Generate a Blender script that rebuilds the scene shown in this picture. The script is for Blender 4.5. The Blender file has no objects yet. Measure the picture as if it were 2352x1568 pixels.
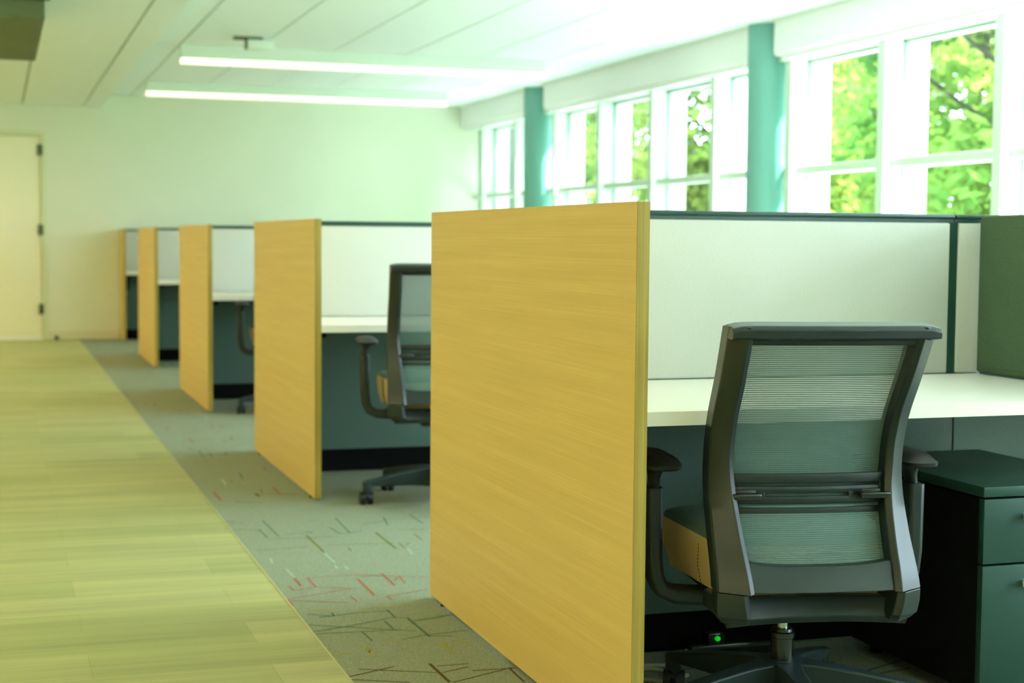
import bpy, bmesh, math, random
from mathutils import Vector, Matrix

# ---------------------------------------------------------------- camera, world, sun, exposure
S = bpy.context.scene
COL = S.collection
random.seed(7)
FPX = 3625.0
YAW, PITCH, ROLL = math.radians(18.1), math.radians(3.68), 0.0083
CAMZ = 1.109
cam_data = bpy.data.cameras.new('camera')
cam = bpy.data.objects.new('camera', cam_data)
COL.objects.link(cam)
cam_data.sensor_width = 36.0
cam_data.lens = 36.0 * FPX / 2352.0
cam_data.clip_start = 0.05
cam_data.clip_end = 400
fw = Vector((math.sin(YAW)*math.cos(PITCH), math.cos(YAW)*math.cos(PITCH), -math.sin(PITCH)))
rt = Vector((math.cos(YAW), -math.sin(YAW), 0))
up = rt.cross(fw)
rt2 = rt*math.cos(ROLL) + up*math.sin(ROLL)
up2 = up*math.cos(ROLL) - rt*math.sin(ROLL)
cam.matrix_world = Matrix(((rt2.x, up2.x, -fw.x, 0), (rt2.y, up2.y, -fw.y, 0), (rt2.z, up2.z, -fw.z, CAMZ), (0, 0, 0, 1)))
cam_data.dof.use_dof = True
cam_data.dof.focus_distance = 3.35
cam_data.dof.aperture_fstop = 4.2
S.camera = cam

S.view_settings.view_transform = 'Standard'
S.view_settings.look = 'None'
S.view_settings.gamma = 1.0
S.view_settings.use_curve_mapping = False
S.view_settings.exposure = 0.0
S.cycles.max_bounces = 10
S.cycles.diffuse_bounces = 6
S.cycles.glossy_bounces = 4
S.cycles.transparent_max_bounces = 24
S.cycles.sample_clamp_indirect = 6.0
S.cycles.use_denoising = True

W = bpy.data.worlds.new('sky')
S.world = W
W.use_nodes = True
WB = W.node_tree.nodes['Background']
WB.inputs[0].default_value = (0.87, 1.0, 1.24, 1)
WB.inputs[1].default_value = 13.5

def light(name, kind, loc, energy, color, rot=None, direction=None, **kw):
    d = bpy.data.lights.new(name, kind)
    d.energy = energy
    d.color = color
    for k, v in kw.items():
        setattr(d, k, v)
    o = bpy.data.objects.new(name, d)
    COL.objects.link(o)
    o.location = loc
    if direction is not None:
        o.rotation_euler = Vector(direction).to_track_quat('-Z', 'Y').to_euler()
    return o

SUN_TO = Vector((0.74, -0.12, 1.05))
light('sun', 'SUN', (12, -6, 14), 58.0, (1.0, 0.95, 1.02), direction=-SUN_TO, angle=math.radians(1.2))

WARM = (1.0, 0.745, 0.38)
COOL = (0.84, 1.0, 0.92)
CORRFILL = [(-2.62, y) for y in (-1.6, 1.8, 5.2, 8.6, 12.0, 15.4)]  # warm fill from the left, added out of frame
for x_, y_ in CORRFILL:
    light('corridor_fill_light', 'AREA', (x_, y_, 2.462), 60 if y_ < 11 else 92, WARM, direction=(0, 0, -1), shape='RECTANGLE', size=0.56, size_y=1.16)

DESKFILL = [0.3, 3.5, 6.7]  # fill above the near bays, added out of frame
for y_ in DESKFILL:
    light('desk_fill_light', 'AREA', (2.935, y_, 2.482), 12, COOL, direction=(0, 0, -1), shape='RECTANGLE', size=3.0, size_y=0.11)

# ---------------------------------------------------------------- materials
MATS = {}
def mat(name, color, rough=0.6, metal=0.0, spec=0.5, noise=None, bump=None, emit=None, trans=None, coat=0.0, sheen=0.0):
    """noise=(scale xyz, amount, detail): brightness variation; bump=(scale xyz, strength)"""
    if name in MATS:
        return MATS[name]
    m = bpy.data.materials.new(name)
    m.use_nodes = True
    nt = m.node_tree
    b = nt.nodes['Principled BSDF']
    b.inputs['Base Color'].default_value = (*color, 1)
    b.inputs['Roughness'].default_value = rough
    b.inputs['Metallic'].default_value = metal
    b.inputs['Specular IOR Level'].default_value = spec
    b.inputs['Coat Weight'].default_value = coat
    b.inputs['Sheen Weight'].default_value = sheen
    tc = nt.nodes.new('ShaderNodeTexCoord')
    if noise:
        mp = nt.nodes.new('ShaderNodeMapping'); mp.inputs['Scale'].default_value = noise[0]
        nz = nt.nodes.new('ShaderNodeTexNoise'); nz.inputs['Scale'].default_value = 1.0; nz.inputs['Detail'].default_value = noise[2]
        mr = nt.nodes.new('ShaderNodeMapRange')
        mr.inputs['From Min'].default_value = 0.3; mr.inputs['From Max'].default_value = 0.7
        mr.inputs['To Min'].default_value = 1 - noise[1]; mr.inputs['To Max'].default_value = 1 + noise[1]
        mx = nt.nodes.new('ShaderNodeVectorMath'); mx.operation = 'SCALE'
        mx.inputs[0].default_value = color
        nt.links.new(tc.outputs['Object'], mp.inputs[0]); nt.links.new(mp.outputs[0], nz.inputs['Vector'])
        nt.links.new(nz.outputs['Fac'], mr.inputs['Value']); nt.links.new(mr.outputs[0], mx.inputs['Scale'])
        nt.links.new(mx.outputs[0], b.inputs['Base Color'])
    if bump:
        mp2 = nt.nodes.new('ShaderNodeMapping'); mp2.inputs['Scale'].default_value = bump[0]
        n2 = nt.nodes.new('ShaderNodeTexNoise'); n2.inputs['Scale'].default_value = 1.0; n2.inputs['Detail'].default_value = 2
        bp = nt.nodes.new('ShaderNodeBump'); bp.inputs['Strength'].default_value = bump[1]; bp.inputs['Distance'].default_value = 0.002
        nt.links.new(tc.outputs['Object'], mp2.inputs[0]); nt.links.new(mp2.outputs[0], n2.inputs['Vector'])
        nt.links.new(n2.outputs['Fac'], bp.inputs['Height']); nt.links.new(bp.outputs[0], b.inputs['Normal'])
    if emit:
        b.inputs['Emission Color'].default_value = (*emit[0], 1)
        b.inputs['Emission Strength'].default_value = emit[1]
    MATS[name] = m
    return m

WALL = mat('wall_paint', (0.76, 0.80, 0.67), 0.7, noise=((1.2, 1.2, 1.2), 0.02, 2))
DOORP = mat('door_paint', (0.88, 0.87, 0.68), 0.5)
TRIMW = mat('frame_white', (0.60, 0.72, 0.60), 0.45)
CEIL = mat('ceiling_tile', (0.88, 0.965, 0.97), 0.85, noise=((3, 60, 3), 0.01, 3))
GROOVE = mat('ceiling_groove', (0.30, 0.42, 0.26), 0.9)
VALM = mat('shade_valance', (0.90, 0.91, 0.92), 0.5)
TEALP = mat('column_paint', (0.145, 0.37, 0.32), 0.5)
BULK = mat('bulkhead_laminate', (0.10, 0.13, 0.05), 0.6, noise=((2, 2, 2), 0.08, 3))
FABRIC = mat('panel_fabric', (0.62, 0.625, 0.59), 0.95, spec=0.1, noise=((160, 160, 700), 0.06, 3), bump=((500, 500, 900), 0.25))
FABSHADE = mat('lower_panel_shaded', (0.068, 0.125, 0.105), 0.5, noise=((120, 120, 400), 0.08, 2))  # under-desk shade is put into this dark panel colour
SCREENF = mat('charcoal_screen_fabric', (0.085, 0.14, 0.085), 0.95, spec=0.15, noise=((600, 600, 600), 0.25, 2), bump=((700, 700, 700), 0.4))
CAPM = mat('dark_metal_trim', (0.012, 0.055, 0.042), 0.35, spec=0.6)
DESKM = mat('desk_laminate', (0.83, 0.79, 0.76), 0.38, spec=0.5)
DESKE = mat('desk_edge_band', (0.90, 0.84, 0.74), 0.4)
BLACKP = mat('chair_plastic', (0.004, 0.013, 0.012), 0.42, spec=0.62, bump=((900, 900, 900), 0.12))
PADM = mat('arm_pad_rubber', (0.008, 0.010, 0.009), 0.6, bump=((500, 500, 500), 0.15))
BASEM = mat('chair_base_nylon', (0.016, 0.030, 0.031), 0.40, spec=0.5, bump=((700, 700, 700), 0.2))
GLOSSB = mat('gloss_black', (0.012, 0.016, 0.014), 0.18, spec=0.7)
CHROME = mat('gas_lift_steel', (0.55, 0.58, 0.50), 0.25, metal=1.0)
TAN = mat('tan_vinyl', (0.66, 0.48, 0.24), 0.5, bump=((300, 300, 300), 0.15))
SEATT = mat('seat_top_fabric', (0.10, 0.17, 0.15), 0.8, bump=((600, 600, 600), 0.3))
STITCH = mat('stitch_thread', (0.06, 0.05, 0.02), 0.8)
CABM = mat('cabinet_paint', (0.014, 0.058, 0.046), 0.42, spec=0.5, noise=((700, 700, 700), 0.10, 1))
CABSHADE = mat('cabinet_side_shade', (0.005, 0.006, 0.0055), 0.6, spec=0.2)  # near-black holds the shade on the pedestal's side
SILV = mat('handle_aluminium', (0.75, 0.80, 0.74), 0.3, metal=0.9)
BLACK = mat('kick_black', (0.003, 0.004, 0.0035), 0.8, spec=0.1)
HINGE = mat('hinge_steel', (0.10, 0.13, 0.09), 0.4, metal=0.6)
FIXB = mat('fixture_white', (0.78, 0.87, 0.80), 0.5)
LENS = mat('lamp_lens', (1, 1, 1), 0.4, emit=((1.0, 0.93, 0.66), 1.5))
LEDM = mat('green_led', (0.0, 0.3, 0.02), 0.4, emit=((0.005, 1.0, 0.015), 0.45))
GASKET = mat('window_gasket', (0.25, 0.36, 0.28), 0.5)
TRUNK = mat('tree_bark', (0.035, 0.035, 0.018), 0.9, noise=((6, 6, 2), 0.3, 3))
GRASS = mat('lawn_grass', (0.14, 0.20, 0.09), 0.95, noise=((3, 3, 3), 0.3, 4))
PAVE = mat('bounce_paving', (0.58, 0.60, 0.60), 0.9, noise=((2, 2, 2), 0.08, 3))  # kept pale to bounce sunlight up to the ceiling
GAPLIGHT = mat('door_gap_light', (0.95, 0.97, 0.92), 0.4)  # near-white stands for light through the gap under the door
PALEC = mat('pale_cable', (0.45, 0.45, 0.30), 0.6)

def leafmat(name, c):
    m = bpy.data.materials.new(name); m.use_nodes = True
    nt = m.node_tree; nt.nodes.clear()
    out = nt.nodes.new('ShaderNodeOutputMaterial')
    d = nt.nodes.new('ShaderNodeBsdfDiffuse'); t = nt.nodes.new('ShaderNodeBsdfTranslucent'); mx = nt.nodes.new('ShaderNodeMixShader')
    oi = nt.nodes.new('ShaderNodeTexCoord'); nz = nt.nodes.new('ShaderNodeTexNoise'); nz.inputs['Scale'].default_value = 1.3
    cr = nt.nodes.new('ShaderNodeValToRGB')
    cr.color_ramp.elements[0].position = 0.35; cr.color_ramp.elements[1].position = 0.65
    cr.color_ramp.elements[0].color = (c[0]*0.45, c[1]*0.6, c[2]*0.5, 1); cr.color_ramp.elements[1].color = (c[0]*1.4, c[1]*1.15, c[2], 1)
    nt.links.new(oi.outputs['Object'], nz.inputs['Vector']); nt.links.new(nz.outputs['Fac'], cr.inputs[0])
    for n in (d, t):
        nt.links.new(cr.outputs[0], n.inputs['Color'])
    mx.inputs[0].default_value = 0.4
    nt.links.new(d.outputs[0], mx.inputs[1]); nt.links.new(t.outputs[0], mx.inputs[2]); nt.links.new(mx.outputs[0], out.inputs[0])
    return m
LEAF_A = leafmat('leaves_bright', (0.21, 0.33, 0.075))
LEAF_B = leafmat('leaves_deep', (0.13, 0.27, 0.06))

def glassmat():
    m = bpy.data.materials.new('window_glass'); m.use_nodes = True
    nt = m.node_tree; nt.nodes.clear()
    out = nt.nodes.new('ShaderNodeOutputMaterial')
    t = nt.nodes.new('ShaderNodeBsdfTransparent'); t.inputs[0].default_value = (0.93, 0.98, 0.94, 1)
    g = nt.nodes.new('ShaderNodeBsdfGlossy'); g.inputs['Roughness'].default_value = 0.0
    lw = nt.nodes.new('ShaderNodeLayerWeight'); lw.inputs[0].default_value = 0.5
    pw = nt.nodes.new('ShaderNodeMath'); pw.operation = 'POWER'; pw.inputs[1].default_value = 5.0
    f = nt.nodes.new('ShaderNodeMath'); f.operation = 'MULTIPLY_ADD'; f.inputs[1].default_value = 0.9; f.inputs[2].default_value = 0.02
    nt.links.new(lw.outputs['Facing'], pw.inputs[0]); nt.links.new(pw.outputs[0], f.inputs[0])
    mx = nt.nodes.new('ShaderNodeMixShader')
    nt.links.new(f.outputs[0], mx.inputs[0]); nt.links.new(t.outputs[0], mx.inputs[1]); nt.links.new(g.outputs[0], mx.inputs[2]); nt.links.new(mx.outputs[0], out.inputs[0])
    return m
GLASS = glassmat()

def woodmat():
    """light oak laminate; fine straight grain along the object's Y, edge band has vertical grain (along Z)"""
    res = []
    for nm, sc, c1, c2, c3 in (('oak_laminate', (300, 1.6, 260), (0.67, 0.46, 0.145), (0.73, 0.52, 0.175), (0.625, 0.42, 0.125)),
                               ('oak_edge_band', (700, 700, 3), (0.38, 0.26, 0.048), (0.47, 0.345, 0.08), (0.29, 0.19, 0.03))):
        m = bpy.data.materials.new(nm); m.use_nodes = True
        nt = m.node_tree; b = nt.nodes['Principled BSDF']
        b.inputs['Roughness'].default_value = 0.42; b.inputs['Specular IOR Level'].default_value = 0.35
        tc = nt.nodes.new('ShaderNodeTexCoord'); mp = nt.nodes.new('ShaderNodeMapping'); mp.inputs['Scale'].default_value = sc
        nz = nt.nodes.new('ShaderNodeTexNoise'); nz.inputs['Scale'].default_value = 1.0; nz.inputs['Detail'].default_value = 3
        mp2 = nt.nodes.new('ShaderNodeMapping'); mp2.inputs['Scale'].default_value = (sc[0]*0.12, sc[1]*0.5, sc[2]*0.12)
        n2 = nt.nodes.new('ShaderNodeTexNoise'); n2.inputs['Scale'].default_value = 1.0; n2.inputs['Detail'].default_value = 2
        r = nt.nodes.new('ShaderNodeValToRGB')
        e = r.color_ramp.elements
        e[0].position = 0.32; e[0].color = (*c3, 1); e[1].position = 0.68; e[1].color = (*c2, 1)
        k = e.new(0.5); k.color = (*c1, 1)
        ad = nt.nodes.new('ShaderNodeMath'); ad.operation = 'MULTIPLY_ADD'; ad.inputs[1].default_value = 0.55
        sb = nt.nodes.new('ShaderNodeMath'); sb.operation = 'MULTIPLY'; sb.inputs[1].default_value = 0.45
        nt.links.new(tc.outputs['Object'], mp.inputs[0]); nt.links.new(mp.outputs[0], nz.inputs['Vector'])
        nt.links.new(tc.outputs['Object'], mp2.inputs[0]); nt.links.new(mp2.outputs[0], n2.inputs['Vector'])
        nt.links.new(n2.outputs['Fac'], sb.inputs[0])
        nt.links.new(nz.outputs['Fac'], ad.inputs[0]); nt.links.new(sb.outputs[0], ad.inputs[2])
        nt.links.new(ad.outputs[0], r.inputs[0]); nt.links.new(r.outputs[0], b.inputs['Base Color'])
        res.append(m)
    return res
OAK, OAKE = woodmat()

def plankmat():
    m = bpy.data.materials.new('vinyl_plank_floor'); m.use_nodes = True
    nt = m.node_tree; b = nt.nodes['Principled BSDF']
    b.inputs['Roughness'].default_value = 0.5; b.inputs['Specular IOR Level'].default_value = 0.35
    tc = nt.nodes.new('ShaderNodeTexCoord')
    mp = nt.nodes.new('ShaderNodeMapping'); mp.inputs['Location'].default_value = (0.55, 0.185, 0)
    br = nt.nodes.new('ShaderNodeTexBrick')
    br.offset = 0.37; br.offset_frequency = 2; br.squash = 1.0
    br.inputs['Scale'].default_value = 1.0
    br.inputs['Brick Width'].default_value = 1.22; br.inputs['Row Height'].default_value = 0.235
    br.inputs['Mortar Size'].default_value = 0.0007; br.inputs['Mortar Smooth'].default_value = 0.2; br.inputs['Bias'].default_value = 0.0
    br.inputs['Color1'].default_value = (0.33, 0.35, 0.145, 1); br.inputs['Color2'].default_value = (0.43, 0.43, 0.205, 1)
    br.inputs['Mortar'].default_value = (0.25, 0.25, 0.10, 1)
    mp2 = nt.nodes.new('ShaderNodeMapping'); mp2.inputs['Scale'].default_value = (1.5, 60, 1)
    nz = nt.nodes.new('ShaderNodeTexNoise'); nz.inputs['Scale'].default_value = 1.0; nz.inputs['Detail'].default_value = 5
    mp3 = nt.nodes.new('ShaderNodeMapping'); mp3.inputs['Scale'].default_value = (0.7, 9, 1)
    n3 = nt.nodes.new('ShaderNodeTexNoise'); n3.inputs['Scale'].default_value = 1.0; n3.inputs['Detail'].default_value = 2
    mr = nt.nodes.new('ShaderNodeMapRange'); mr.inputs['From Min'].default_value = 0.3; mr.inputs['From Max'].default_value = 0.7
    mr.inputs['To Min'].default_value = 0.88; mr.inputs['To Max'].default_value = 1.12
    mr3 = nt.nodes.new('ShaderNodeMapRange'); mr3.inputs['From Min'].default_value = 0.3; mr3.inputs['From Max'].default_value = 0.7
    mr3.inputs['To Min'].default_value = 0.86; mr3.inputs['To Max'].default_value = 1.14
    mu = nt.nodes.new('ShaderNodeMath'); mu.operation = 'MULTIPLY'
    vm = nt.nodes.new('ShaderNodeVectorMath'); vm.operation = 'SCALE'
    L = nt.links.new
    L(tc.outputs['Object'], mp.inputs[0]); L(mp.outputs[0], br.inputs['Vector'])
    L(tc.outputs['Object'], mp2.inputs[0]); L(mp2.outputs[0], nz.inputs['Vector']); L(nz.outputs['Fac'], mr.inputs['Value'])
    L(tc.outputs['Object'], mp3.inputs[0]); L(mp3.outputs[0], n3.inputs['Vector']); L(n3.outputs['Fac'], mr3.inputs['Value'])
    L(mr.outputs[0], mu.inputs[0]); L(mr3.outputs[0], mu.inputs[1])
    L(br.outputs['Color'], vm.inputs[0]); L(mu.outputs[0], vm.inputs['Scale']); L(vm.outputs[0], b.inputs['Base Color'])
    return m
PLANK = plankmat()
CARPET = mat('carpet_pile', (0.275, 0.305, 0.235), 1.0, spec=0.05, noise=((260, 260, 260), 0.32, 3), bump=((400, 400, 400), 0.6))
LCOL = {'brown': mat('yarn_brown', (0.12, 0.08, 0.04), 1.0, spec=0), 'yellow': mat('yarn_yellow', (0.36, 0.32, 0.05), 1.0, spec=0),
        'teal': mat('yarn_teal', (0.11, 0.18, 0.13), 1.0, spec=0), 'red': mat('yarn_red', (0.34, 0.14, 0.09), 1.0, spec=0),
        'cyan': mat('yarn_pale_blue', (0.36, 0.46, 0.38), 1.0, spec=0), 'olive': mat('yarn_olive', (0.17, 0.17, 0.06), 1.0, spec=0)}

def meshmat():
    """woven chair mesh: yarn with real pinholes in a regular grid"""
    m = bpy.data.materials.new('woven_mesh'); m.use_nodes = True
    nt = m.node_tree; nt.nodes.clear()
    L = nt.links.new
    out = nt.nodes.new('ShaderNodeOutputMaterial')
    b = nt.nodes.new('ShaderNodeBsdfPrincipled')
    b.inputs['Base Color'].default_value = (0.105, 0.185, 0.168, 1); b.inputs['Roughness'].default_value = 0.75
    b.inputs['Sheen Weight'].default_value = 0.3
    tr = nt.nodes.new('ShaderNodeBsdfTransparent')
    mx = nt.nodes.new('ShaderNodeMixShader')
    tc = nt.nodes.new('ShaderNodeTexCoord'); sp = nt.nodes.new('ShaderNodeSeparateXYZ')
    L(tc.outputs['Object'], sp.inputs[0])
    def stripe(sock, freq, thr):
        a = nt.nodes.new('ShaderNodeMath'); a.operation = 'MULTIPLY'; a.inputs[1].default_value = freq
        f = nt.nodes.new('ShaderNodeMath'); f.operation = 'FRACT'
        g = nt.nodes.new('ShaderNodeMath'); g.operation = 'GREATER_THAN'; g.inputs[1].default_value = thr
        L(sock, a.inputs[0]); L(a.outputs[0], f.inputs[0]); L(f.outputs[0], g.inputs[0])
        return g.outputs[0]
    sx = stripe(sp.outputs['X'], 1/0.0024, 0.56)
    sz = stripe(sp.outputs['Z'], 1/0.0042, 0.54)
    mu = nt.nodes.new('ShaderNodeMath'); mu.operation = 'MULTIPLY'
    L(sx, mu.inputs[0]); L(sz, mu.inputs[1])
    L(mu.outputs[0], mx.inputs[0]); L(b.outputs[0], mx.inputs[1]); L(tr.outputs[0], mx.inputs[2]); L(mx.outputs[0], out.inputs[0])
    return m
MESHM = meshmat()

# ---------------------------------------------------------------- mesh helpers
class MB:
    """collects shapes, then links them as ONE mesh object"""
    def __init__(s):
        s.v = []; s.f = []; s.m = []
    def add(s, vs, fs, mi=0):
        o = len(s.v)
        s.v += [tuple(p) for p in vs]
        s.f += [tuple(i+o for i in f) for f in fs]
        s.m += [mi]*len(fs)
        return s
    def box(s, x0, x1, y0, y1, z0, z1, mi=0, bev=0.0, seg=2, M=None):
        if bev <= 0:
            vs = [(x, y, z) for x in (x0, x1) for y in (y0, y1) for z in (z0, z1)]
            fs = [(0,1,3,2), (4,6,7,5), (0,4,5,1), (2,3,7,6), (0,2,6,4), (1,5,7,3)]
        else:
            bm = bmesh.new()
            bmesh.ops.create_cube(bm, size=1.0)
            for v in bm.verts:
                v.co = Vector(((x0+x1)/2 + v.co.x*(x1-x0), (y0+y1)/2 + v.co.y*(y1-y0), (z0+z1)/2 + v.co.z*(z1-z0)))
            bmesh.ops.bevel(bm, geom=bm.edges[:], offset=bev, segments=seg, profile=0.5, affect='EDGES')
            bm.verts.index_update()
            vs = [v.co.copy() for v in bm.verts]
            fs = [tuple(v.index for v in f.verts) for f in bm.faces]
            bm.free()
        if M is not None:
            vs = [M @ Vector(p) for p in vs]
        return s.add(vs, fs, mi)
    def loft(s, rings, mi=0, closed=False, caps=True):
        n = len(rings[0]); vs = [p for r in rings for p in r]; fs = []
        R = len(rings)
        for i in range(R if closed else R-1):
            a = i*n; b = ((i+1) % R)*n
            for k in range(n):
                fs.append((a+k, a+(k+1) % n, b+(k+1) % n, b+k))
        if caps and not closed:
            fs.append(tuple(range(n-1, -1, -1))); fs.append(tuple((R-1)*n+k for k in range(n)))
        return s.add(vs, fs, mi)
    def grid(s, rows, mi=0):
        n = len(rows[0]); vs = [p for r in rows for p in r]; fs = []
        for i in range(len(rows)-1):
            for k in range(n-1):
                fs.append((i*n+k, i*n+k+1, (i+1)*n+k+1, (i+1)*n+k))
        return s.add(vs, fs, mi)
    def cyl(s, p0, p1, r0, r1=None, n=20, mi=0, caps=True):
        r1 = r0 if r1 is None else r1
        p0 = Vector(p0); p1 = Vector(p1); d = (p1-p0).normalized()
        a = d.orthogonal().normalized(); b = d.cross(a)
        rings = [[p + (a*math.cos(t)+b*math.sin(t))*r for t in [2*math.pi*k/n for k in range(n)]] for p, r in ((p0, r0), (p1, r1))]
        return s.loft(rings, mi, caps=caps)
    def lathe(s, prof, c, n=28, mi=0):
        rings = [[(c[0]+r*math.cos(2*math.pi*k/n), c[1]+r*math.sin(2*math.pi*k/n), c[2]+z) for k in range(n)] for r, z in prof]
        return s.loft(rings, mi)
    def tube(s, pts, r, n=10, mi=0):
        pts = [Vector(p) for p in pts]; rings = []
        a = None
        for i, p in enumerate(pts):
            d = (pts[min(i+1, len(pts)-1)] - pts[max(i-1, 0)]).normalized()
            a = d.orthogonal().normalized() if a is None else (a - d*a.dot(d)).normalized()
            b = d.cross(a)
            rings.append([p + (a*math.cos(2*math.pi*k/n)+b*math.sin(2*math.pi*k/n))*r for k in range(n)])
        return s.loft(rings, mi)
    def prism(s, poly, axis, a0, a1, mi=0):
        """poly: list of 2D points in the plane normal to axis"""
        def P(u, v, w):
            return {'x': (w, u, v), 'y': (u, w, v), 'z': (u, v, w)}[axis]
        n = len(poly)
        vs = [P(u, v, a0) for u, v in poly] + [P(u, v, a1) for u, v in poly]
        fs = [tuple(range(n)), tuple(range(2*n-1, n-1, -1))] + [(k, k+n, (k+1) % n+n, (k+1) % n) for k in range(n)]
        return s.add(vs, fs, mi)
    def build(s, name, mats, parent=None, smooth=None, kind=None, label=None, cat=None, group=None, bevel=None, sub=None):
        me = bpy.data.meshes.new(name)
        me.from_pydata(s.v, [], s.f)
        mats = mats if isinstance(mats, (list, tuple)) else [mats]
        for m in mats:
            me.materials.append(m)
        if len(mats) > 1:
            me.polygons.foreach_set('material_index', s.m)
        bm = bmesh.new(); bm.from_mesh(me); bmesh.ops.recalc_face_normals(bm, faces=bm.faces[:]); bm.to_mesh(me); bm.free()
        if smooth:
            me.shade_smooth()
            me.set_sharp_from_angle(angle=math.radians(smooth))
        o = bpy.data.objects.new(name, me)
        COL.objects.link(o)
        if parent is not None:
            o.parent = parent
        if bevel:
            md = o.modifiers.new('bevel', 'BEVEL'); md.width = bevel; md.segments = 2; md.limit_method = 'ANGLE'; md.angle_limit = math.radians(28)
            md.harden_normals = False
        if sub:
            md = o.modifiers.new('sub', 'SUBSURF'); md.levels = sub; md.render_levels = sub
        tag(o, label, cat, group, kind)
        return o

def tag(o, label=None, cat=None, group=None, kind=None):
    if label: o['label'] = label
    if cat: o['category'] = cat
    if group: o['group'] = group
    if kind: o['kind'] = kind
    return o

def thing(name, loc, label, cat, rz=0.0, group=None):
    o = bpy.data.objects.new(name, None)
    o.empty_display_size = 0.1
    COL.objects.link(o)
    o.location = loc; o.rotation_euler = (0, 0, rz)
    return tag(o, label, cat, group)

def copy_tree(o, parent=None):
    kids = list(o.children)
    c = o.copy(); COL.objects.link(c)
    if parent is not None:
        c.parent = parent
    for ch in kids:
        copy_tree(ch, c)
    return c

# ---------------------------------------------------------------- the setting
YW = 17.6            # far wall
XW0, XG, XW1 = 5.2, 5.35, 5.51
XL, YR = -5.5, -3.5
XC = 0.835           # edge of carpet
ZL, ZH, XS = 2.49, 2.63, 1.10   # low ceiling, high ceiling, step

def struct(mb, name, mats, **k):
    return mb.build(name, mats, kind='structure', **k)

struct(MB().box(XL, XC, YR, YW+0.15, -0.06, 0.0), 'floor', PLANK)
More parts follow.
